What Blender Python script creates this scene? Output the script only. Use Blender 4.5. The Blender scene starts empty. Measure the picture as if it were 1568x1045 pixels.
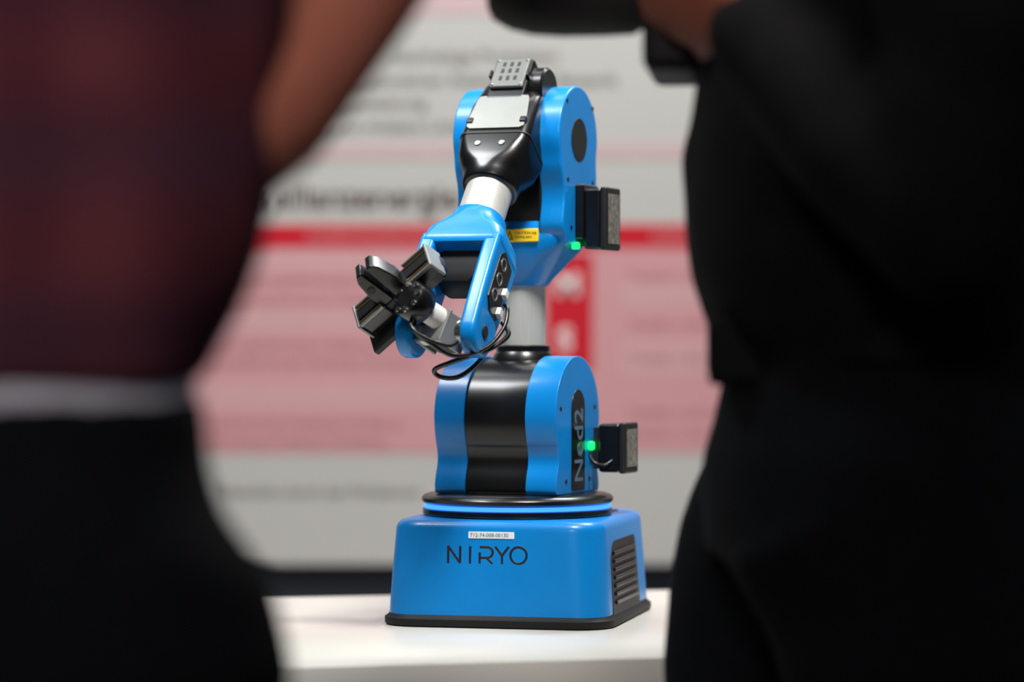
import bpy, bmesh, math, random
from mathutils import Vector, Matrix, noise
from math import sin, cos, pi, radians, atan, sqrt
random.seed(3)
ZT = 0.78

# ------------------------------------------------------------------ materials
def lin(c):
    return tuple(((v/255)/12.92 if v/255 <= .04045 else ((v/255+.055)/1.055)**2.4) for v in c)

def mat(name, col, rough=.5, metal=0, var=.08, scale=30, bump=0, bscale=200, coat=0, emit=None, es=0, spec=.5, stretch=None, trans=0):
    m = bpy.data.materials.new(name); m.use_nodes = True
    nt = m.node_tree; N = nt.nodes; L = nt.links
    b = N['Principled BSDF']
    c = lin(col)
    tc = N.new('ShaderNodeTexCoord'); mp = N.new('ShaderNodeMapping')
    L.new(tc.outputs['Object'], mp.inputs[0])
    if stretch: mp.inputs['Scale'].default_value = stretch
    nz = N.new('ShaderNodeTexNoise'); nz.inputs['Scale'].default_value = scale; nz.inputs['Detail'].default_value = 4
    L.new(mp.outputs[0], nz.inputs['Vector'])
    rp = N.new('ShaderNodeValToRGB')
    rp.color_ramp.elements[0].position = .3; rp.color_ramp.elements[1].position = .7
    rp.color_ramp.elements[0].color = (*[v*(1-var) for v in c], 1)
    rp.color_ramp.elements[1].color = (*[min(1, v*(1+var)) for v in c], 1)
    L.new(nz.outputs['Fac'], rp.inputs[0]); L.new(rp.outputs[0], b.inputs['Base Color'])
    b.inputs['Roughness'].default_value = rough
    b.inputs['Metallic'].default_value = metal
    b.inputs['Coat Weight'].default_value = coat
    b.inputs['Coat Roughness'].default_value = .15
    b.inputs['Specular IOR Level'].default_value = spec
    b.inputs['Transmission Weight'].default_value = trans
    if bump:
        n2 = N.new('ShaderNodeTexNoise'); n2.inputs['Scale'].default_value = bscale; n2.inputs['Detail'].default_value = 3
        L.new(mp.outputs[0], n2.inputs['Vector'])
        bp = N.new('ShaderNodeBump'); bp.inputs['Strength'].default_value = bump; bp.inputs['Distance'].default_value = .002
        L.new(n2.outputs['Fac'], bp.inputs['Height']); L.new(bp.outputs[0], b.inputs['Normal'])
    if emit:
        b.inputs['Emission Color'].default_value = (*lin(emit), 1)
        b.inputs['Emission Strength'].default_value = es
    return m

def plaid(name, c1, c2, c3):
    m = bpy.data.materials.new(name); m.use_nodes = True
    nt = m.node_tree; N = nt.nodes; L = nt.links; b = N['Principled BSDF']
    tc = N.new('ShaderNodeTexCoord')
    w1 = N.new('ShaderNodeTexWave'); w1.bands_direction = 'X'; w1.inputs['Scale'].default_value = 4
    w2 = N.new('ShaderNodeTexWave'); w2.bands_direction = 'Z'; w2.inputs['Scale'].default_value = 3.5
    w1.inputs['Distortion'].default_value = .6; w2.inputs['Distortion'].default_value = .6
    for w in (w1, w2): L.new(tc.outputs['Object'], w.inputs['Vector'])
    m1 = N.new('ShaderNodeMix'); m1.data_type = 'RGBA'; m2 = N.new('ShaderNodeMix'); m2.data_type = 'RGBA'
    m1.inputs[6].default_value = (*lin(c1), 1); m1.inputs[7].default_value = (*lin(c2), 1)
    L.new(w1.outputs['Fac'], m1.inputs[0]); L.new(m1.outputs[2], m2.inputs[6])
    m2.inputs[7].default_value = (*lin(c3), 1)
    mt = N.new('ShaderNodeMath'); mt.operation = 'MULTIPLY'; mt.inputs[1].default_value = .6
    L.new(w2.outputs['Fac'], mt.inputs[0]); L.new(mt.outputs[0], m2.inputs[0])
    L.new(m2.outputs[2], b.inputs['Base Color']); b.inputs['Roughness'].default_value = .9
    b.inputs['Specular IOR Level'].default_value = .1
    return m

BLUE = mat('blue_plastic', (0, 124, 200), .34, var=.03, coat=.15, bump=.03, bscale=900, spec=.4)
BLACK = mat('black_plastic', (9, 9, 10), .3, var=.2, coat=.1)
DARKP = mat('dark_matte_plastic', (20, 20, 21), .5, var=.15)
RUBBER = mat('rubber', (10, 11, 13), .6, var=.2, spec=.3)
ALU = mat('brushed_aluminium', (208, 208, 202), .38, .45, var=.05, stretch=(1, 1, .05), scale=300)
SILV = mat('silver_plate', (132, 134, 130), .42, .5, var=.06)
MODP = mat('servo_grey', (104, 107, 103), .45, .4, var=.08)
STEEL = mat('steel', (170, 170, 165), .25, 1, var=.05)
GOLD = mat('brass_rod', (190, 165, 120), .3, 1, var=.05)
WHITEP = mat('white_plastic', (205, 205, 200), .4, var=.03)
CLEAR = mat('frosted_bracket', (150, 152, 150), .3, .5, var=.1)
YELL = mat('yellow_label', (245, 205, 30), .5, var=.05)
INK = mat('printed_ink', (6, 14, 30), .5, var=.05)
LED = mat('led_blue', (20, 60, 200), .4, emit=(50, 125, 255), es=2.4)
GLED = mat('led_green', (20, 200, 90), .4, emit=(10, 255, 90), es=2.5)
LABEL = mat('label_paper', (225, 230, 230), .6, var=.03)
LTXT = mat('label_grey_print', (80, 105, 125), .5)
MOTOR = mat('motor_lit_face', (120, 118, 110), .5, .3, var=.6, scale=260)  # textured motor end face, its lit look put into the grey

# ------------------------------------------------------------------ helpers
def empty(name, loc=(0, 0, 0), rot=0):
    e = bpy.data.objects.new(name, None); e.empty_display_size = .1
    e.location = loc; e.rotation_euler = (0, 0, rot)
    bpy.context.collection.objects.link(e); return e

PENDING = []
def mk(name, verts, faces, m, parent=None, M=None, bevel=0, seg=3, smooth=True, sharp=35):
    me = bpy.data.meshes.new(name)
    vs = [Vector(v) for v in verts]
    if M is not None: vs = [M @ v for v in vs]
    me.from_pydata([tuple(v) for v in vs], [], faces)
    bm = bmesh.new(); bm.from_mesh(me); bmesh.ops.recalc_face_normals(bm, faces=bm.faces); bm.to_mesh(me); bm.free()
    me.materials.append(m)
    if smooth:
        me.polygons.foreach_set('use_smooth', [True]*len(me.polygons))
        if not bevel: me.set_sharp_from_angle(angle=radians(sharp))
    o = bpy.data.objects.new(name, me)
    PENDING.append((o, parent, bevel, seg))
    return o

def flush():
    for o, parent, bevel, seg in PENDING:
        bpy.context.collection.objects.link(o)
        if parent: o.parent = parent
        if bevel:
            b = o.modifiers.new('bev', 'BEVEL'); b.width = bevel; b.segments = seg; b.limit_method = 'ANGLE'; b.angle_limit = radians(40)
            w = o.modifiers.new('wn', 'WEIGHTED_NORMAL'); w.keep_sharp = True

def box(name, lo, hi, m, parent=None, M=None, bevel=0, seg=3):
    x0, y0, z0 = lo; x1, y1, z1 = hi
    v = [(x0,y0,z0),(x1,y0,z0),(x1,y1,z0),(x0,y1,z0),(x0,y0,z1),(x1,y0,z1),(x1,y1,z1),(x0,y1,z1)]
    f = [(0,3,2,1),(4,5,6,7),(0,1,5,4),(1,2,6,5),(2,3,7,6),(3,0,4,7)]
    return mk(name, v, f, m, parent, M, bevel, seg)

def prism(name, out, lo, hi, m, parent=None, M=None, bevel=0, seg=3, axis='x'):
    n = len(out)
    def p(a, b, h): return (h, a, b) if axis == 'x' else ((a, h, b) if axis == 'y' else (a, b, h))
    v = [p(a, b, lo) for a, b in out] + [p(a, b, hi) for a, b in out]
    f = [tuple(range(n-1, -1, -1)), tuple(range(n, 2*n))] + [(i, (i+1) % n, n+(i+1) % n, n+i) for i in range(n)]
    return mk(name, v, f, m, parent, M, bevel, seg)

def lathe(name, prof, m, parent=None, M=None, n=64, sharp=35, closed=False):
    v = []; f = []
    for r, z in prof:
        for i in range(n):
            a = 2*pi*i/n; v.append((r*cos(a), r*sin(a), z))
    k = len(prof)
    for j in range(k if closed else k-1):
        j2 = (j+1) % k
        for i in range(n):
            f.append((j*n+i, j*n+(i+1) % n, j2*n+(i+1) % n, j2*n+i))
    if not closed:
        f.append(tuple(range(n-1, -1, -1))); f.append(tuple((k-1)*n+i for i in range(n)))
    return mk(name, v, f, m, parent, M, sharp=sharp)

def T(x, y, z): return Matrix.Translation((x, y, z))
def R(a, ax): return Matrix.Rotation(radians(a), 4, ax)
def basis(o, x, y, z):
    return Matrix(((x[0], y[0], z[0], o[0]), (x[1], y[1], z[1], o[1]), (x[2], y[2], z[2], o[2]), (0, 0, 0, 1)))
AX = {'x': R(90, 'Y'), 'y': R(-90, 'X'), 'z': Matrix.Identity(4)}
def cyl(name, c, axis, r, h, m, parent=None, M=None, ch=.0008, n=48):
    MM = (M or Matrix.Identity(4)) @ T(*c) @ AX[axis]
    return lathe(name, [(r-ch, -h/2), (r, -h/2+ch), (r, h/2-ch), (r-ch, h/2)], m, parent, MM, n)

def catmull(pts, k=8, closed=False):
    P = [Vector(p) for p in pts]; n = len(P); out = []
    rng = n if closed else n-1
    for i in range(rng):
        if closed: a, b, c, d = P[i-1], P[i], P[(i+1) % n], P[(i+2) % n]
        else: a, b, c, d = P[max(i-1, 0)], P[i], P[i+1], P[min(i+2, n-1)]
        for j in range(k):
            t = j/k
            out.append(.5*((2*b)+(c-a)*t+(2*a-5*b+4*c-d)*t*t+(3*b-a-3*c+d)*t**3))
    if not closed: out.append(P[-1])
    return out

def loft(points, radii, ref=(1, 0, 0), n=20, dome=True, power=2):
    P = [Vector(p) for p in points]; Rr = [(r, r) if not isinstance(r, tuple) else r for r in radii]
    if dome:
        t0 = (P[0]-P[1]).normalized(); t1 = (P[-1]-P[-2]).normalized()
        r0 = min(Rr[0]); r1 = min(Rr[-1])
        P = [P[0]+t0*r0*.95, P[0]+t0*r0*.7] + P + [P[-1]+t1*r1*.7, P[-1]+t1*r1*.95]
        Rr = [(Rr[0][0]*.3, Rr[0][1]*.3), (Rr[0][0]*.72, Rr[0][1]*.72)] + Rr + [(Rr[-1][0]*.72, Rr[-1][1]*.72), (Rr[-1][0]*.3, Rr[-1][1]*.3)]
    v = []; f = []; k = len(P); ref = Vector(ref)
    for i in range(k):
        t = (P[min(i+1, k-1)]-P[max(i-1, 0)]).normalized()
        A = (ref-t*ref.dot(t)).normalized(); B = t.cross(A)
        a, b = Rr[i]
        for j in range(n):
            th = 2*pi*j/n; cx, cy = cos(th), sin(th)
            if power != 2:
                cx = math.copysign(abs(cx)**(2/power), cx); cy = math.copysign(abs(cy)**(2/power), cy)
            v.append(P[i]+A*a*cx+B*b*cy)
    for i in range(k-1):
        for j in range(n):
            f.append((i*n+j, i*n+(j+1) % n, (i+1)*n+(j+1) % n, (i+1)*n+j))
    f.append(tuple(range(n-1, -1, -1))); f.append(tuple((k-1)*n+j for j in range(n)))
    return v, f

def tube(name, pts, r, m, parent=None, M=None, k=8, n=12, smoothp=True):
    P = catmull(pts, k) if smoothp else [Vector(p) for p in pts]
    v = []; f = []; t = (P[1]-P[0]).normalized()
    A = t.orthogonal().normalized()
    for i, p in enumerate(P):
        t = (P[min(i+1, len(P)-1)]-P[max(i-1, 0)]).normalized()
        A = (A-t*A.dot(t)).normalized(); B = t.cross(A)
        for j in range(n):
            th = 2*pi*j/n; v.append(p+A*r*cos(th)+B*r*sin(th))
    for i in range(len(P)-1):
        for j in range(n): f.append((i*n+j, i*n+(j+1) % n, (i+1)*n+(j+1) % n, (i+1)*n+j))
    f.append(tuple(range(n-1, -1, -1))); f.append(tuple((len(P)-1)*n+j for j in range(n)))
    return mk(name, v, f, m, parent, M, sharp=60)

def text(name, body, size, m, parent, M, align='LEFT', ext=.0003, bold=0):
    c = bpy.data.curves.new(name, 'FONT'); c.body = body; c.size = size; c.extrude = ext; c.align_x = align; c.offset = bold
    c.resolution_u = 3; c.materials.append(m)
    o = bpy.data.objects.new(name, c); o.matrix_local = M
    PENDING.append((o, parent, 0, 0))
    return o

def rrect(w, d, r, n=8):
    o = []
    for cx, cy, a0 in ((w-r, d-r, 0), (-w+r, d-r, 90), (-w+r, -d+r, 180), (w-r, -d+r, 270)):
        for i in range(n+1):
            a = radians(a0+90*i/n); o.append((cx+r*cos(a), cy+r*sin(a)))
    return o

def rloft(name, levels, m, parent, M, n=8):
    v = []; f = []; k = len(levels); c = 4*(n+1)
    for z, w, d, r, cx, cy in levels:
        v += [(x+cx, y+cy, z) for x, y in rrect(w, d, r, n)]
    for i in range(k-1):
        for j in range(c): f.append((i*c+j, i*c+(j+1) % c, (i+1)*c+(j+1) % c, (i+1)*c+j))
    f.append(tuple(range(c-1, -1, -1))); f.append(tuple((k-1)*c+j for j in range(c)))
    return mk(name, v, f, m, parent, M, sharp=50)

# ================================================================== PEOPLE
def union(name, parts, m, parent, voxel=.008, sm=8, wr=0, wscale=9):
    v = []; f = []
    for pv, pf in parts:
        o = len(v); v += [tuple(q) for q in pv]; f += [tuple(i+o for i in fc) for fc in pf]
    me = bpy.data.meshes.new(name); me.from_pydata(v, [], f)
    bm = bmesh.new(); bm.from_mesh(me); bmesh.ops.recalc_face_normals(bm, faces=bm.faces); bm.to_mesh(me); bm.free()
    o = bpy.data.objects.new(name, me); bpy.context.collection.objects.link(o)
    r = o.modifiers.new('r', 'REMESH'); r.mode = 'VOXEL'; r.voxel_size = voxel
    s = o.modifiers.new('s', 'SMOOTH'); s.iterations = sm; s.factor = .5
    m2 = bpy.data.meshes.new_from_object(o.evaluated_get(bpy.context.evaluated_depsgraph_get()))
    bpy.data.objects.remove(o)
    if wr:
        co = [vt.co.copy() for vt in m2.vertices]; no = [Vector(x.vector) for x in m2.vertex_normals]
        flat = []
        for q, nn in zip(co, no):
            h = noise.noise(Vector((q.x*wscale, q.y*wscale, q.z*wscale*2.2))) + .5*noise.noise(q*wscale*2.5)
            flat.extend(q + nn*h*wr)
        m2.vertices.foreach_set('co', flat); m2.update()
    m2.materials.clear(); m2.materials.append(m)
    m2.polygons.foreach_set('use_smooth', [True]*len(m2.polygons))
    ob = bpy.data.objects.new(name, m2)
    PENDING.append((ob, parent, 0, 0))
    return ob

def xf(part, M): return [M @ Vector(v) for v in part[0]], part[1]

def hand_parts(M, side=1, curl=(35, 45, 30), thumb_in=.3):
    ps = [loft([(0, -.02, 0), (0, .02, 0), (0, .055, 0), (0, .088, 0)], [(.026, .019), (.034, .017), (.041, .016), (.039, .012)])]
    for x, L, yo in ((side*.031, .070, .084), (side*.0105, .079, .088), (-side*.0105, .073, .086), (-side*.031, .057, .078)):
        p = Vector((x, yo, 0)); ang = 0; pts = [p-Vector((0, .02, 0)), p.copy()]
        for seg, c in zip((.45, .31, .24), curl):
            ang += c; p = p+Vector((0, cos(radians(ang)), -sin(radians(ang))))*L*seg; pts.append(p.copy())
        ps.append(loft(pts, [.0092, .0090, .0084, .0078, .0066], n=12))
    ps.append(loft([(side*.020, .018, -.006), (side*.040, .040, -.012), (side*.052, .064, -.018-.02*thumb_in), (side*.050, .086, -.024-.05*thumb_in)], [.015, .0125, .0105, .0085], n=12))
    return [xf(p, M) for p in ps]

def look_hand(wrist, to, back):
    y = (Vector(to)-Vector(wrist)).normalized(); z = Vector(back); z = (z-y*z.dot(y)).normalized(); x = y.cross(z)
    return basis(wrist, x, y, z)

def head(par, z0, cy, skin, hairm, yaw=0, pitch=0):
    M = T(0, cy, z0) @ R(yaw, 'Z') @ R(pitch, 'X')
    prof = [(0, .045, .020, .018), (.018, .036, .040, .045), (.045, .022, .056, .068), (.085, .010, .067, .086), (.125, 0, .073, .096), (.165, -.006, .073, .097), (.20, -.010, .058, .078), (.218, -.010, .034, .046), (.224, -.010, .008, .010)]
    ps = [loft([(0, c, z) for z, c, w, d in prof], [(w, d) for z, c, w, d in prof], n=28)]
    ps.append(loft([(0, -.02, -.10), (0, -.012, -.03), (0, -.005, .05)], [.062, .056, .056]))
    ps.append(loft([(0, .088, .128), (0, .100, .105), (0, .112, .088), (0, .100, .078)], [.007, .009, .013, .010], n=12))
    for s in (-1, 1):
        ps.append(loft([(s*.075, -.008, .075), (s*.080, -.012, .10), (s*.080, -.014, .128)], [(.006, .010), (.006, .016), (.006, .014)], n=12))
        ps.append(loft([(s*.018, .088, .134), (s*.036, .082, .137), (s*.05, .07, .134)], [.007, .008, .006], n=10, ref=(0, 0, 1)))
    ps.append(loft([(-.022, .082, .052), (0, .092, .054), (.022, .082, .052)], [.005, .007, .005], n=10, ref=(0, 0, 1)))
    union('head', [xf(p, M) for p in ps], skin, par, .004, 3)
    hp = [(.085, -.036, .070, .066), (.10, -.032, .0745, .074), (.135, -.020, .0785, .088), (.17, -.012, .080, .098), (.200, -.012, .069, .088), (.222, -.012, .044, .058), (.233, -.012, .018, .024)]
    union('hair', [xf(loft([(0, c, z) for z, c, w, d in hp], [(w, d) for z, c, w, d in hp], n=28, dome=False), M)], hairm, par, .005, 3, .0015, 60)
    for s in (-1, 1):
        lathe('eye', [(.001, -.011), (.007, -.009), (.011, -.002), (.011, .002), (.007, .009), (.001, .011)], WHITEP, par, M @ T(s*.032, .0785, .118) @ R(-90, 'X'), 20)
        lathe('iris', [(.0055, 0), (.005, .0015)], BLACK, par, M @ T(s*.032, .0885, .118) @ R(-90, 'X'), 16)
        tube('eyebrow', [(s*.016, .094, .139), (s*.034, .090, .143), (s*.052, .078, .138)], .003, hairm, par, M)
    tube('lips', [(-.020, .086, .053), (0, .098, .054), (.020, .086, .053)], .0035, LIP, par, M)
LIP = mat('lips', (150, 80, 75), .5)
SK = mat('skin', (178, 108, 88), .6, var=.08, scale=20, spec=.25)
SK2 = mat('skin_tan', (150, 84, 64), .6, var=.08, scale=20, spec=.2)
HAIR = mat('dark_hair', (25, 18, 14), .6, var=.3, scale=80)
TRO = mat('black_trousers', (9, 12, 16), .9, var=.2, scale=60, spec=.12)
SHIRT_B = mat('charcoal_shirt', (17, 16, 16), .9, var=.15, scale=60, spec=.12)
SLV = mat('dark_grey_rubber', (54, 54, 54), .8, var=.1)
SHOE = mat('shoe_leather', (14, 12, 11), .4, var=.2)
PLAID = plaid('maroon_plaid_cloth', (80, 38, 46), (100, 50, 56), (58, 40, 56))
WHEM = mat('white_cotton', (190, 190, 202), .9, var=.05)
BELT = mat('belt_leather', (8, 8, 9), .7, var=.2, spec=.15)

def shoes(par, feet):
    for i, (x, y, yaw) in enumerate(feet):
        M = T(x, y, 0) @ R(yaw, 'Z')
        p = loft([(0, -.07, .044), (0, -.03, .046), (0, .04, .042), (0, .11, .034), (0, .165, .028)], [(.032, .042), (.037, .046), (.043, .042), (.048, .034), (.040, .026)])
        q = loft([(0, -.03, .07), (0, -.032, .12)], [.042, .045])
        union('shoe_%d' % (i+1), [xf(p, M), xf(q, M)], SHOE, par, .006, 3)

# ---- person on the right (side-on, photographing)
pr = empty('person_photographing', (.275, -.585, 0), radians(84))
tor = [(.985, .0, .160, .114), (1.03, .000, .165, .118), (1.06, .010, .170, .126), (1.10, .022, .175, .130), (1.15, .026, .180, .130), (1.21, .014, .186, .130), (1.28, .002, .192, .124), (1.35, -.006, .198, .114), (1.41, -.012, .190, .098), (1.45, -.016, .135, .078), (1.475, -.016, .085, .066), (1.495, -.010, .064, .062)]
sh = [loft([(0, c, z) for z, c, w, d in tor], [(w, d) for z, c, w, d in tor], n=32, dome=False, power=2.3)]
for s in (-1, 1):
    sh.append(loft([(s*.165, -.015, 1.405), (s*.205, -.02, 1.36), (s*.235, -.03, 1.22), (s*.240, -.02, 1.10)], [.062, .062, .054, .050]))
    sh.append(loft([(s*.240, -.02, 1.10), (s*.20, .035, 1.15), (s*.135, .100, 1.232)], [.050, .045, .035]))
union('shirt', sh, SHIRT_B, pr, .008, 8, .003)
tr = [loft([(0, .0, 1.04), (0, .002, 1.0), (0, .004, .95), (0, .004, .88)], [(.158, .114), (.165, .124), (.178, .136), (.182, .138)], n=32, dome=False)]
for s, hy, ky in ((-1, -.035, -.10), (1, .068, .07)):
    tr.append(loft([(s*.088, .018, .93), (s*.092, hy*.7+.01, .86), (s*.095, hy, .78), (s*.098, ky+.02, .50), (s*.10, ky-.03, .28), (s*.10, ky-.05, .07)], [(.088, .118), (.092, .112), (.090, .108), (.066, .074), (.060, .064), (.056, .060)], dome=False))
union('trousers', tr, TRO, pr, .008, 8, .004, 7)
union('belt', [loft([(0, .001, 1.010), (0, .002, 1.046)], [(.166, .124), (.167, .125)], n=40, dome=False)], BELT, pr, .006, 3)
box('belt_buckle', (-.024, .114, 1.006), (.024, .137, 1.050), BELT, pr, None, bevel=.004)
box('belt_pouch', (-.10, .092, 1.000), (-.05, .134, 1.047), BELT, pr, None, bevel=.006)
shoes(pr, ((-.10, -.12, 8), (.10, .04, -8)))
head(pr, 1.528, .012, SK2, HAIR, 0, -8)
box('camera_body', (-.068, .141, 1.216), (.068, .180, 1.315), RUBBER, pr, None, bevel=.008, seg=4)
box('camera_prism', (-.028, .140, 1.308), (.028, .185, 1.345), RUBBER, pr, None, bevel=.008, seg=4)
lathe('camera_lens', [(.032, .0), (.038, .006), (.038, .012), (.0415, .018), (.0425, .040), (.0425, .070), (.041, .090), (.037, .106), (.030, .118), (.024, .121)], SLV, pr, T(0, .172, 1.289) @ R(-90, 'X'))
for s in (-1, 1):
    M = look_hand((s*.128, .112, 1.240), (s*.074, .178, 1.286), (s*.7, .45, -.5))
    union('hand_'+('left' if s < 0 else 'right'), hand_parts(M, side=s, curl=(30, 50, 35)), SK2, pr, .003, 3)

# ---- person on the left (back to the camera, arm raised)
plf = empty('person_watching', (-.318, -1.10, 0), 0)
tor = [(1.006, .0, .158, .112), (1.02, .0, .164, .114), (1.04, .002, .174, .116), (1.08, .004, .190, .118), (1.13, .004, .194, .116), (1.20, .0, .188, .114), (1.28, -.002, .188, .112), (1.36, -.008, .188, .104), (1.41, -.012, .165, .088), (1.44, -.014, .12, .072), (1.465, -.012, .08, .062), (1.485, -.008, .060, .058)]
sh = [loft([(0, c, z) for z, c, w, d in tor], [(w, d) for z, c, w, d in tor], n=32, dome=False, power=2.2)]
sh.append(loft([(.12, -.01, 1.395), (.155, -.015, 1.34), (.150, -.01, 1.22), (.148, .01, 1.135)], [.060, .058, .052, .050]))
sh.append(loft([(-.14, -.01, 1.395), (-.19, -.015, 1.34), (-.225, -.015, 1.22), (-.235, -.005, 1.12)], [.060, .060, .054, .050]))
union('shirt', sh, PLAID, plf, .008, 8, .004)
union('undershirt_hem', [loft([(0, 0, .965), (0, 0, 1.018)], [(.153, .1085), (.153, .1085)], n=40, dome=False)], WHEM, plf, .006, 3)
tr = [loft([(0, .0, 1.001), (0, .0, .97), (0, -.003, .94), (0, -.005, .905), (0, -.012, .86), (0, -.005, .80)], [(.157, .112), (.159, .115), (.168, .122), (.194, .13), (.207, .132), (.200, .122)], n=32, dome=False)]
for s in (-1, 1):
    tr.append(loft([(s*.100, -.005, .88), (s*.104, .0, .78), (s*.105, .01, .50), (s*.11, -.01, .28), (s*.11, -.02, .07)], [(.096, .112), (.096, .10), (.066, .070), (.060, .064), (.056, .060)], dome=False))
union('trousers', tr, TRO, plf, .008, 6, .003, 7)
shoes(plf, ((-.11, .0, 8), (.11, .0, -8)))
head(plf, 1.508, .012, SK, HAIR, -12, -4)
el = Vector((.142, .002, 1.122)); wr = Vector((.260, .125, 1.266))
fa = [loft([el+Vector((-.004, -.004, .004)), el.lerp(wr, .3), el.lerp(wr, .7), wr, wr+(wr-el)*.06], [.050, .052, .041, .030, .027])]
M = look_hand(wr, wr+Vector((.03, .05, .05)), (.75, -.3, -.1))
union('forearm_and_hand_right', fa+hand_parts(M, side=-1, curl=(25, 35, 25), thumb_in=.6), SK, plf, .003, 4)
el2 = Vector((-.235, -.005, 1.12)); wr2 = Vector((-.225, .05, .87))
fa = [loft([el2+Vector((0, 0, .03)), el2.lerp(wr2, .3), el2.lerp(wr2, .7), wr2], [.041, .041, .033, .027])]
M = look_hand(wr2, wr2+Vector((.01, .03, -.1)), (-1, 0, 0))
union('forearm_and_hand_left', fa+hand_parts(M, side=-1, curl=(15, 20, 15)), SK, plf, .003, 4)
Mp = look_hand(wr+Vector((.025, .075, .07)), wr+Vector((.06, .08, .2)), (.3, -1, 0))
box('smartphone', (-.037, -.06, -.004), (.037, .09, .004), BLACK, plf, Mp @ T(-.01, .0, 0), bevel=.003)

# ================================================================== ROBOT
rob = empty('robot_arm', (0.005, 0, ZT))
MB = R(-13, 'Z'); MA = R(-22, 'Z')
MBB = MB @ T(0.002, .007, 0)

# --- base
W, D = .0995, .116
rloft('base_skirt', [(0.0, W+.002, D+.002, .032, 0, 0), (.002, W+.004, D+.004, .034, 0, 0), (.007, W+.004, D+.004, .034, 0, 0), (.009, W+.001, D+.001, .031, 0, 0), (.012, W-.001, D-.001, .03, 0, 0)], RUBBER, rob, MBB)
lv = [(.0085, W, D, .03, 0, 0), (.05, W-.0025, D-.0025, .03, 0, 0), (.084, W-.005, D-.005, .03, 0, 0)]
for i in range(1, 7):
    a = radians(90*i/6); q = .009*(1-cos(a)); lv.append((.084+.009*sin(a), W-.005-q, D-.005-q, .03-q*.6, 0, 0))
rloft('base_housing', lv, BLUE, rob, MBB)
lathe('ring_black_lower', [(.06, .09), (.0835, .092), (.0858, .095), (.0858, .0988), (.083, .1000)], BLACK, rob, MB, 96)
lathe('ring_led', [(.08, .0985), (.0842, .0997), (.0846, .1015), (.0842, .1033), (.08, .1045)], LED, rob, MB, 96)
lathe('ring_black_upper', [(.07, .103), (.0835, .1034), (.0864, .1055), (.0868, .1085), (.0850, .111), (.081, .1125), (.07, .1135), (.03, .1135)], BLACK, rob, MB, 96)

dr = math.degrees(atan(.005/.0755))
def front(z0): return MBB @ T(0, -(D-.005*(z0-.0085)/.0755)-.0001, z0) @ R(90-dr, 'X')
k = .0705/122
MF = front(.056) @ T(-.0345-.006, 0, 0)
def st(nm, pts):
    tube('logo_'+nm, [(x*k, y*k, 0) for x, y in pts], .00115, INK, rob, MF @ Matrix.Diagonal((1, 1, .3, 1)), smoothp=False, n=8)
st('n_a', [(1, 0), (1, 26), (1.2, 25.8)]); st('n_b', [(1, 25.5), (19, 1)]); st('n_c', [(19.5, 0), (19.5, 26)])
st('i', [(35, 0), (35, 26)])
st('r_a', [(50, 25)]+[(62+8*cos(radians(a)), 17+8*sin(radians(a))) for a in range(90, -91, -15)]+[(52, 9)]); st('r_b', [(60, 9), (70, 0)]); st('r_c', [(50, 0), (50, 17)])
st('y_a', [(74, 26), (84.5, 12)]); st('y_b', [(95, 26), (84.5, 12)]); st('y_c', [(84.5, 12), (84.5, 0)])
st('o', [(110+12.5*cos(radians(a)), 13+12.5*sin(radians(a))) for a in range(0, 361, 12)])
ML = front(.0808)
box('serial_label', (-.022, -.0030, -.0004), (.019, .0030, .0004), LABEL, rob, ML)
text('serial_text', '712-74-008-00130', .0046, LTXT, rob, ML @ T(-.0205, -.0016, .0005), ext=.0001)

def side(z0): return MBB @ T((W-.005*(z0-.0085)/.0755), 0, z0) @ basis((0,0,0), (0,1,0), (-sin(radians(dr)),0,cos(radians(dr))), (cos(radians(dr)),0,sin(radians(dr))))
MS = side(.0085)
vo = [(-.074, .001), (.052, .001), (.046, .058)] + [(.039+.007*cos(radians(a)), .058+.007*sin(radians(a))) for a in (30, 60, 90)] + [(-.051+.022*cos(radians(a)), .043+.022*sin(radians(a))) for a in (90, 110, 130, 150, 170)]
prism('vent_panel', vo, -.004, .0007, DARKP, rob, MS, axis='z')
for i in range(7):
    z = .010+i*.0072
    box('vent_slat_%d' % i, (-.064, z, -.001), (.039, z+.0035, .0028), BLACK, rob, MS, bevel=.0006, seg=2)
for i in range(3):
    cyl('base_button_%d' % i, (.072, .02+.022*i, .0935), 'z', .005, .002, DARKP, rob, MBB)
cyl('base_port', (.05, .085, .0935), 'z', .004, .003, WHITEP, rob, MBB)

# --- shoulder
def sh_out(s=1, top=.181, r=.0555):
    P = [(-.052, .1135), (-.054, .118), (-.0525, .128), (-.0475, .142), (-.0490, .154)]
    for a in range(200, -21, -20): P.append((r*cos(radians(a)), top+r*sin(radians(a))))
    P += [(.049, .154), (.0475, .142), (.0525, .128), (.054, .118), (.052, .1135)]
    return [(p.x*s, .1135+(p.y-.1135)*s) for p in catmull([(a, b, 0) for a, b in P], 4)]
SO = sh_out()
prism('shoulder_cover_right', SO, .029, .0585, BLUE, rob, MA, bevel=.011, seg=7)
prism('shoulder_cover_left', SO, -.0585, -.029, BLUE, rob, MA, bevel=.011, seg=7)
prism('shoulder_core', sh_out(.975), -.035, .035, BLACK, rob, MA, bevel=.003, seg=3)
st_o = [(-.0165, .1165), (.0165, .1165)] + [(.0165*cos(radians(a)), .19+.0165*sin(radians(a))) for a in range(0, 181, 15)]
prism('shoulder_inlay', st_o, .0575, .0592, BLACK, rob, MA, bevel=.0004, seg=1)
text('shoulder_model_text', 'Ned2', .030, LTXT, rob, MA @ basis((.0593, .0105, .122), (0, 0, 1), (0, -1, 0), (1, 0, 0)), ext=.0001, bold=.0002)
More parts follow.
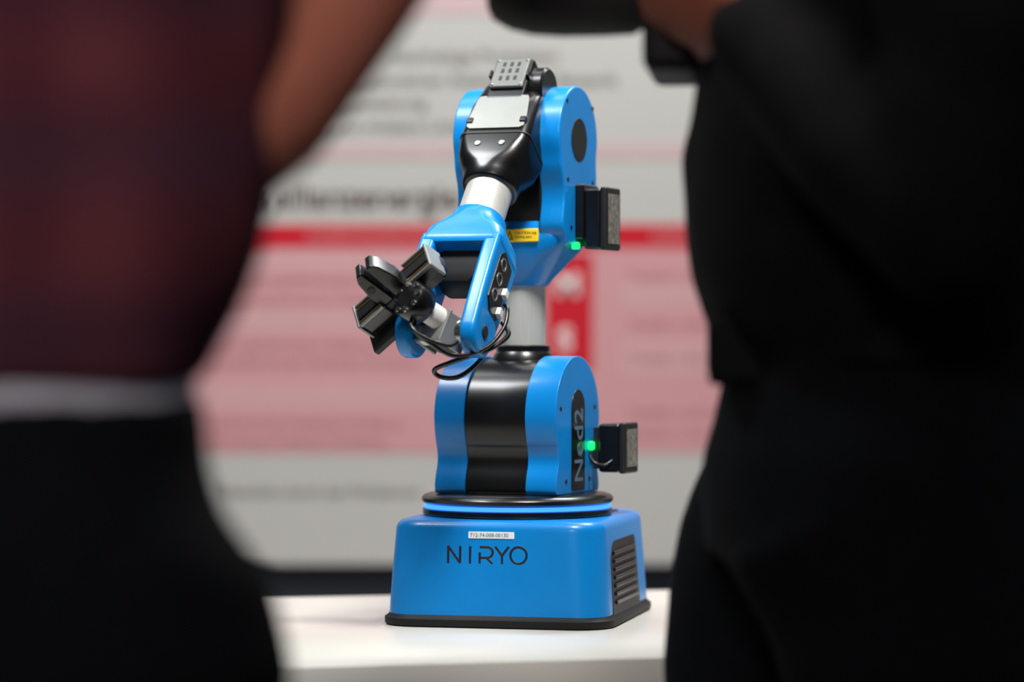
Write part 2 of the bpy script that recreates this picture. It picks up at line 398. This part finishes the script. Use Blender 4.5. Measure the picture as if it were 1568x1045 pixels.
for yy, zz in ((-.03, .125), (.03, .125), (.043, .19), (-.043, .19)):
    cyl('shoulder_screw', (.0585, yy, zz), 'x', .0022, .001, BLACK, rob, MA, ch=.0002, n=16)
def motor(nm, lo, hi):
    x0, y0, z0 = lo; x1, y1, z1 = hi
    box(nm+'_body', lo, (x1-.006, y1, z1), BLACK, rob, MA, bevel=.003)
    box(nm+'_cap', (x1-.0065, y0-.001, z0-.001), (x1, y1+.001, z1+.001), DARKP, rob, MA, bevel=.002)
    box(nm+'_plate', (x1-.001, y0+.004, z0+.005), (x1+.0006, y1-.004, z1-.005), MOTOR, rob, MA)
    box(nm+'_flange', (x0-.006, y0+.004, z0+.003), (x0+.001, y1-.004, z1-.003), DARKP, rob, MA, bevel=.001)
motor('shoulder_motor', (.068, .026, .131), (.0945, .060, .175))
box('shoulder_led', (.0586, .024, .151), (.0640, .030, .159), GLED, rob, MA, bevel=.002)
tube('shoulder_motor_cable', [(.062, .022, .146), (.068, .018, .140), (.076, .022, .138), (.082, .028, .143)], .0013, BLACK, rob, MA)

lathe('shoulder_collar', [(.030, .222), (.0285, .232), (.0265, .238), (.0245, .2405), (.0245, .2455), (.0215, .2465)], BLACK, rob, MA @ T(0, .014, 0))
lathe('upper_arm_tube', [(.0198, .236), (.0198, .312)], ALU, rob, MA @ T(0, .016, 0))

# --- elbow housing
EY, EZ = .02, .4325
rloft('elbow_lower_block', [(.300, .021, .021, .0205, 0, .016), (.303, .0235, .0235, .022, 0, .016), (.309, .028, .026, .022, 0, .016), (.318, .035, .030, .02, 0, .017), (.33, .0435, .036, .018, 0, .019), (.342, .0500, .041, .016, 0, .022), (.352, .0495, .0405, .014, 0, .024), (.358, .046, .037, .012, 0, .025)], BLUE, rob, MA)
P = [(-.008, .337), (-.0165, .345), (-.0205, .356), (-.0165, .374), (-.0175, .388), (-.0235, .404)]
for a in range(200, -21, -20): P.append((EY+.0485*cos(radians(a)), EZ+.0485*sin(radians(a))))
P += [(.0665, .40), (.0665, .372), (.064, .352), (.054, .340)]
EO = [(p.x, p.y) for p in catmull([(a, b, 0) for a, b in P], 4)]
prism('elbow_cover_right', EO, .029, .052, BLUE, rob, MA, bevel=.009, seg=6)
prism('elbow_cover_left', EO, -.052, -.029, BLUE, rob, MA, bevel=.009, seg=6)
box('elbow_back_web', (-.034, .042, .345), (.034, .0645, .415), BLUE, rob, MA, bevel=.006)
box('elbow_hollow_dark_fill', (-.030, -.010, .350), (.030, .044, .402), BLACK, rob, MA, bevel=.006)  # solid black block, the elbow hollow's shade put into its colour
cyl('elbow_core', (0, EY, EZ), 'x', .040, .062, BLACK, rob, MA)
cyl('elbow_disc', (.052, EY, EZ), 'x', .0195, .0012, DARKP, rob, MA, ch=.0003)
for yy, zz in ((-.008, .395), (.055, .395), (.055, .463), (-.01, .466), (.0, .352)):
    cyl('elbow_screw', (.052, yy, zz), 'x', .0022, .001, BLACK, rob, MA, ch=.0002, n=16)
motor('elbow_motor', (.058, .014, .333), (.081, .050, .388))
box('elbow_motor_mount', (.050, .010, .342), (.060, .05, .392), BLACK, rob, MA, bevel=.002)
box('elbow_led', (.050, .006, .333), (.056, .012, .339), GLED, rob, MA, bevel=.001)
box('caution_label', (-.004, -.0206, .3390), (.028, -.0175, .3510), YELL, rob, MA, bevel=.0012)
text('caution_text', 'CAUTION hot\nmoving part', .0034, INK, rob, MA @ basis((.0055, -.0207, .346), (1, 0, 0), (0, 0, 1), (0, -1, 0)), ext=.0001)
tube('caution_triangle', [(-.002, -.0208, .3415), (.0035, -.0208, .3415), (.0008, -.0208, .3485), (-.002, -.0208, .3415)], .0005, INK, rob, MA, smoothp=False, n=6)

# --- forearm (x, n, t)
PA = radians(51)
n_ = (0, -sin(PA), cos(PA)); d_ = (0, -cos(PA), -sin(PA))
MFo = MA @ basis((0, EY, EZ), (1, 0, 0), n_, d_)
N0 = .036
rloft('forearm_shell', [(-.026, .024, .016, .008, 0, N0-.006), (-.020, .030, .022, .008, 0, N0-.004), (.010, .0325, .025, .008, 0, N0), (.046, .0335, .026, .009, 0, N0), (.052, .0335, .0262, .010, 0, N0), (.068, .032, .027, .016, 0, N0), (.078, .0275, .0265, .021, 0, N0), (.084, .0255, .0255, .0235, 0, N0), (.092, .025, .025, .024, 0, N0), (.094, .023, .023, .022, 0, N0)], BLACK, rob, MFo)
rloft('forearm_underside', [(-.028, .028, .028, .01, 0, .012), (.04, .028, .028, .01, 0, .012), (.06, .020, .016, .01, 0, .018)], BLACK, rob, MFo)
rloft('forearm_seam', [(.046, .0342, .0268, .009, 0, N0), (.0475, .0342, .0268, .009, 0, N0)], DARKP, rob, MFo)
pl = [(-.025, .007), (-.023, .003), (-.012, .002), (.012, .002), (.023, .003), (.025, .007), (.028, .030), (.0275, .040), (.024, .0425), (-.024, .0425), (-.0275, .040), (-.028, .030)]
prism('forearm_top_plate', pl, .0, .0025, SILV, rob, MFo @ basis((0, N0+.0252, 0), (1, 0, 0), (0, 0, 1), (0, -1, 0)) @ Matrix.Diagonal((1, 1, -1, 1)), bevel=.0007, seg=2, axis='z')
for x in (-.0115, .0115):
    cyl('forearm_screw', (x, N0+.0268, .060), 'y', .003, .0016, STEEL, rob, MFo, ch=.0004, n=20)
for x in (-.0255, .0255):
    box('forearm_clip', (x-.003, N0+.022, .030), (x+.003, N0+.0292, .036), BLACK, rob, MFo, bevel=.001)
S0 = .013
box('servo_body', (-.0185, N0-.002, -.0555+S0), (.0185, N0+.028, -.006+S0), BLACK, rob, MFo, bevel=.003)
box('servo_plate', (-.0165, N0+.0275, -.052+S0), (.0165, N0+.032, -.017+S0), MODP, rob, MFo, bevel=.002)
for x in (-.0085, -.0015, .0055):
    for t in (-.047, -.039, -.030):
        box('servo_slot', (x, N0+.031, t+S0), (x+.003, N0+.0323, t+.005+S0), DARKP, rob, MFo)
for i, x in enumerate((-.0192, .0168)):
    box('servo_notch_%d' % i, (x, N0+.024, -.038+S0), (x+.0024, N0+.0325, -.030+S0), BLACK, rob, MFo, bevel=.0006)
cyl('servo_horn_disc', (.024, N0+.006, -.022), 'x', .021, .014, BLACK, rob, MFo, ch=.002)
cyl('servo_horn_disc_left', (-.020, N0+.002, -.020), 'x', .017, .010, BLACK, rob, MFo, ch=.002)
for x in (-.0135, .0135):
    for t in (-.049, -.020): cyl('servo_screw', (x, N0+.0322, t+S0), 'y', .0013, .001, STEEL, rob, MFo, ch=.0003, n=12)
lathe('forearm_tube', [(.0208, .085), (.0208, .142)], ALU, rob, MFo @ T(0, N0, 0))
# fork
rloft('wrist_collar', [(.1275, .0215, .0215, .021, 0, N0), (.129, .0235, .0235, .022, 0, N0), (.136, .024, .024, .022, 0, N0), (.146, .0300, .0250, .016, 0, N0), (.154, .0355, .0262, .012, 0, N0), (.166, .0376, .0266, .008, 0, N0), (.171, .0376, .0266, .006, 0, N0), (.173, .036, .025, .005, 0, N0)], BLUE, rob, MFo)
TW = .254
fo = [(N0-.0255, .162), (N0-.0255, .19), (N0-.0245, .225)] + [(N0+.0225*cos(radians(a)), TW+.0225*sin(radians(a))) for a in range(165, 14, -15)] + [(N0+.0245, .225), (N0+.0262, .19), (N0+.0262, .162)]
prism('wrist_fork_right', fo, .0225, .0374, BLUE, rob, MFo, bevel=.004, seg=4)
prism('wrist_fork_left', fo, -.0374, -.0225, BLUE, rob, MFo, bevel=.004, seg=4)
rloft('wrist_opening_dark_fill', [(.160, .0228, .017, .006, 0, N0-.005), (.196, .0228, .017, .006, 0, N0-.005), (.203, .016, .012, .005, 0, N0-.005)], RUBBER, rob, MFo)  # matte black block painting in the dark inside of the fork opening
po = [(N0-.013, .176), (N0+.008, .172), (N0+.015, .180), (N0+.015, .226), (N0+.006, .234), (N0-.013, .232)]
prism('wrist_side_panel', po, .037, .0386, BLACK, rob, MFo, bevel=.0006, seg=2)
def ringp(nm, ri, ro, h, M, m=SILV, n=32):
    lathe(nm, [(ri, 0), (ro, 0), (ro, h), (ri, h)], m, rob, M, n, closed=True)
for i, t in enumerate((.184, .200, .217)):
    ringp('panel_ring_%d' % i, .0048, .0058, .0008, MFo @ T(.0384, N0+.005, t) @ R(90, 'Y'))
for i, t in enumerate((.204, .225)):
    box('panel_connector_%d' % i, (.0384, N0-.0125, t-.003), (.0430, N0-.0055, t+.005), WHITEP, rob, MFo, bevel=.0008)
cyl('wrist_bolt', (.0376, N0, TW), 'x', .006, .002, DARKP, rob, MFo)
cyl('wrist_axle', (0, N0, TW), 'x', .012, .05, STEEL, rob, MFo)

# --- tool
P5 = (0, EY + N0*n_[1] + TW*d_[1], EZ + N0*n_[2] + TW*d_[2])
a = radians(27)
MT = MA @ T(*P5) @ R(-26, 'Z') @ basis((0, 0, 0), (1, 0, 0), (0, sin(a), cos(a)), (0, -cos(a), sin(a)))
box('wrist_bracket_base', (-.018, -.016, .012), (.018, .014, .016), CLEAR, rob, MT, bevel=.0015)
box('wrist_bracket_right', (.0145, -.016, -.012), (.018, .012, .015), CLEAR, rob, MT, bevel=.001)
box('wrist_bracket_left', (-.018, -.016, -.012), (-.0145, .012, .015), CLEAR, rob, MT, bevel=.001)
box('wrist_servo', (-.013, -.014, -.014), (.013, .011, .014), DARKP, rob, MT, bevel=.002)
MT = MT @ T(.006, .005, -.008)
lathe('tool_shaft', [(.010, .018), (.010, .036), (.009, .038), (.009, .05)], WHITEP, rob, MT)
lathe('tool_flange', [(.012, .042), (.0155, .043), (.0168, .045), (.0168, .060), (.0155, .062), (.010, .0625), (.0095, .0635), (.005, .0635)], BLACK, rob, MT)
for i in range(8):
    an = radians(45*i+20); ringp('flange_screw_%d' % i, .0011, .0024, .0016, MT @ T(.0128*cos(an), .0128*sin(an), .0618), STEEL, 16)
MG = MT @ T(-.029, .012, .044) @ R(44, 'Z')
prism('gripper_frame', [(-.040, -.010), (.040, -.010), (.044, -.004), (.044, .010), (.030, .014), (-.030, .014), (-.044, .010), (-.044, -.004)], -.008, .002, BLACK, rob, MG, bevel=.001, axis='z')
box('gripper_back_plate', (-.050, -.024, -.012), (-.020, .010, -.006), DARKP, rob, MG, bevel=.001)
for sx in (-1, 1):
    nm = 'a' if sx < 0 else 'b'
    def bx(n2, x0, x1, y0, y1, z0, z1, m, bv=.0008):
        lo = (min(sx*x0, sx*x1), y0, z0); hi = (max(sx*x0, sx*x1), y1, z1)
        box('gripper_%s_%s' % (n2, nm), lo, hi, m, rob, MG, bevel=bv)
    bx('slide', .014, .042, -.0125, .0125, .001, .014, BLACK, .0015)
    bx('rail_plate_1', .015, .0425, -.0135, -.0115, .0135, .017, SILV)
    bx('rail_plate_2', .015, .0425, .0115, .0135, .0135, .017, SILV)
    bx('end_cap', .0415, .0440, -.0145, .0145, -.002, .0175, SILV)
    bx('rail_block', .016, .041, -.005, .005, .0135, .0165, RUBBER)
    for yy in (-.0078, .0078):
        cyl('gripper_rod_%s' % nm, (sx*.0285, yy, .0150), 'x', .0012, .026, GOLD, rob, MG, ch=.0003, n=16)
def finger(nm, M):
    out = [(-.0005, .0), (.012, .0), (.013, .014), (.009, .032), (.005, .038), (-.0003, .038), (-.0005, .020)]
    prism(nm, out, -.009, .009, BLACK, rob, M, bevel=.0012, axis='y')
    box(nm+'_pad', (-.0012, -.007, .012), (.0002, .007, .036), RUBBER, rob, M, bevel=.0003)
    cyl(nm+'_hole', (.006, .0092, .020), 'y', .0035, .0012, DARKP, rob, M, ch=.0002, n=24)
finger('gripper_finger_a', MG @ T(-.001, .000, .010) @ R(-10, 'X') @ R(2, 'Y'))
finger('gripper_finger_b', MG @ T(-.005, .000, .010) @ R(-10, 'X') @ R(180, 'Z') @ R(2, 'Y'))
box('gripper_finger_carrier_a', (.002, -.010, .004), (.020, .014, .012), DARKP, rob, MG, bevel=.001)
box('gripper_finger_carrier_b', (-.020, -.010, .004), (-.002, .014, .012), DARKP, rob, MG, bevel=.001)

tube('cable_a', [(-.010, -.205, .268), (-.006, -.214, .258), (.006, -.212, .2486), (.021, -.195, .2375), (.040, -.172, .244), (.048, -.152, .2605), (.047, -.140, .276), (.042, -.134, .281)], .0018, BLACK, rob, MA)
tube('cable_b', [(.042, -.140, .266), (.050, -.145, .256), (.045, -.16, .246), (.034, -.17, .240), (.0073, -.172, .2315), (-.0087, -.168, .2255), (-.006, -.163, .2195), (.008, -.158, .219), (.021, -.15, .229), (.030, -.145, .243), (.028, -.145, .255)], .0021, BLACK, rob, MA)
tube('cable_c', [(-.012, -.205, .274), (-.008, -.218, .262), (.004, -.215, .252), (.018, -.20, .246), (.022, -.19, .25)], .0016, BLACK, rob, MA)

# ================================================================== TABLE
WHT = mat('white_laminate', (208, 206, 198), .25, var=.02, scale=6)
WHT2 = mat('white_laminate_shaded', (190, 188, 176), .45, var=.02, scale=6)  # same laminate as the top, side shading put into a darker colour
tab = empty('display_counter', (0, -.055, 0), radians(12.5))
rloft('counter_top', [(ZT-.045, .85, .295, .01, 0, 0), (ZT-.0015, .85, .295, .01, 0, 0), (ZT, .8485, .2935, .01, 0, 0)], WHT, tab, None)
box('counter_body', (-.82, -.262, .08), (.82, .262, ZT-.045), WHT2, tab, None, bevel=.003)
box('counter_plinth', (-.79, -.235, 0), (.79, .235, .08), DARKP, tab, None)
for x in (-.41, 0, .41):
    box('counter_door_gap', (x-.0015, -.2628, .10), (x+.0015, -.2615, ZT-.06), DARKP, tab, None)

# ================================================================== ROOM
FL = mat('carpet', (38, 40, 44), .95, var=.25, scale=90, bump=.4, bscale=600)
WB = mat('dark_wall_paint', (96, 104, 112), .8, var=.05, scale=3)
box('floor', (-4, -4.5, -.05), (4, 1.75, 0), FL)
box('wall_back', (-4, 1.66, 0), (4, 1.76, 3.2), WB)
GREY = mat('poster_paper', (198, 196, 191), .7, var=.02, scale=2)
PINK = mat('poster_pink', (214, 156, 160), .7, var=.02, scale=2)
PINKL = mat('poster_pink_light', (216, 166, 169), .7, var=.02)
PINKP = mat('poster_pale_pink', (208, 182, 181), .7, var=.02)
RED = mat('poster_red', (206, 0, 34), .7, var=.02)
PTX = mat('poster_text_grey', (146, 142, 140), .8)
PTD = mat('poster_text_dark', (84, 62, 60), .8)
PTP = mat('poster_text_pink', (196, 136, 140), .8)
PTW = mat('poster_text_white', (240, 225, 225), .8)
pos = empty('exhibition_poster', (0, 1.60, ZT))
box('poster_board', (-1.5, 0, -.079), (1.5, .058, 1.30), GREY, pos, None, bevel=.003)
def strip(n2, x0, x1, y0, y1, m, dp=.001):
    box('poster_'+n2, (x0, -dp, y0), (x1, .001, y1), m, pos, None)
strip('pink_field', -.8, .8, .086, .386, PINK)
strip('red_header', -.8, .8, .386, .421, RED, .0012)
strip('pale_band_1', -.8, .8, .517, .540, PINKP)
strip('pale_band_2', -.8, .8, .728, .765, PINKP)
strip('red_column', .050, .118, .205, .378, RED, .0014)
strip('rose_column', .056, .112, .165, .207, PTP, .0013)
for i, (z0, z1) in enumerate(((.352, .384), (.262, .30), (.150, .190))): strip('row_%d' % i, -.8, .04, z0, z1, PINKL, .0012)
for i, (z0, z1) in enumerate(((.30, .335), (.20, .25))): strip('row_r_%d' % i, .16, .8, z0, z1, PINKL, .0012)
def ptxt(n2, s, size, m, x, z, al='LEFT', bold=0):
    text('poster_'+n2, s, size, m, pos, T(x, -.0018, z) @ R(90, 'X'), al, .0003, bold)
ptxt('headline', 'Handwerksallianz & allianzenergie', .050, PTD, -.078, .445, 'RIGHT', .0004)
ptxt('line_1', 'Nachhaltige Produktion', .026, PTX, -.18, .660)
ptxt('line_2', 'mit kollaborativen Robotern und Sensorik', .026, PTX, -.29, .625)
ptxt('line_3', 'Automatisierung', .026, PTX, -.30, .592)
ptxt('line_4', 'fuer kleine und mittlere Unternehmen im Land', .026, PTX, -.38, .557)
ptxt('red_text_1', 'KOMPETENZZENTRUM', .019, PINKL, -.30, .397)
ptxt('red_text_2', 'KONTAKT', .019, PINKL, .205, .397)
ptxt('col_a', 'M', .045, PTW, .064, .318, bold=.002)
ptxt('col_b', 'S', .045, PTW, .067, .238, bold=.002)
ptxt('foot', 'Gefoerdert durch das Ministerium', .022, PTX, -.44, .024)
for i, z in enumerate((.335, .305, .24, .215, .125, .100)):
    ptxt('body_%d' % i, 'Beratung Schulung Erprobung Umsetzung Vernetzung'[i*3:], .018, PTP, -.46, z)
for i, z in enumerate((.34, .27, .22, .14, .11)):
    ptxt('body_r_%d' % i, 'Transfer in die Praxis fuer Betriebe', .018, PTP, .17, z)
flush()

# ================================================================== LIGHTS
def area(name, loc, tgt, size, power, col=(1, 1, 1), spread=180):
    l = bpy.data.lights.new(name, 'AREA'); l.shape = 'RECTANGLE'; l.size, l.size_y = size; l.energy = power; l.color = col; l.spread = radians(spread)
    o = bpy.data.objects.new(name, l); bpy.context.collection.objects.link(o); o.location = loc
    o.rotation_euler = (Vector(tgt)-Vector(loc)).to_track_quat('-Z', 'Y').to_euler(); return o
area('ceiling_light_key', (.30, -.9, 2.7), (0, 0, 1.0), (.35, .35), 7.0, (1, .98, .95), 60)
area('ceiling_light_fill', (-.9, -.3, 2.6), (0, 0, 1.0), (.5, .3), 3.0, (.95, .98, 1), 70)
area('ceiling_light_rim', (.7, .8, 2.6), (0, 0, 1.1), (.5, .4), 4, (1, 1, 1), 80)
area('poster_light', (0, .5, 2.9), (0, 1.6, 1.15), (3, .3), 36, (1, .99, .97), 120)
area('added_person_fill', (-.4, -3.6, 2.4), (-.30, -1.1, 1.15), (.8, .4), 1.5, (1, .88, .84), 30)  # unseen lamp added to brighten the left person's shirt and arm
w = bpy.data.worlds.new('hall_ambience'); bpy.context.scene.world = w; w.use_nodes = True
w.node_tree.nodes['Background'].inputs[0].default_value = (.75, .85, 1, 1)
w.node_tree.nodes['Background'].inputs[1].default_value = .075
bpy.context.scene.view_settings.view_transform = 'Standard'

# ================================================================== CAMERA
cd = bpy.data.cameras.new('camera'); cam = bpy.data.objects.new('camera', cd); bpy.context.collection.objects.link(cam)
cam.location = (0, -2.6, 1.03); cam.rotation_euler = (radians(90), 0, 0)
cd.lens = 100.9; cd.sensor_width = 36
cd.dof.use_dof = True; cd.dof.focus_distance = 2.49; cd.dof.aperture_fstop = 2.3; cd.dof.aperture_blades = 9
bpy.context.scene.camera = cam
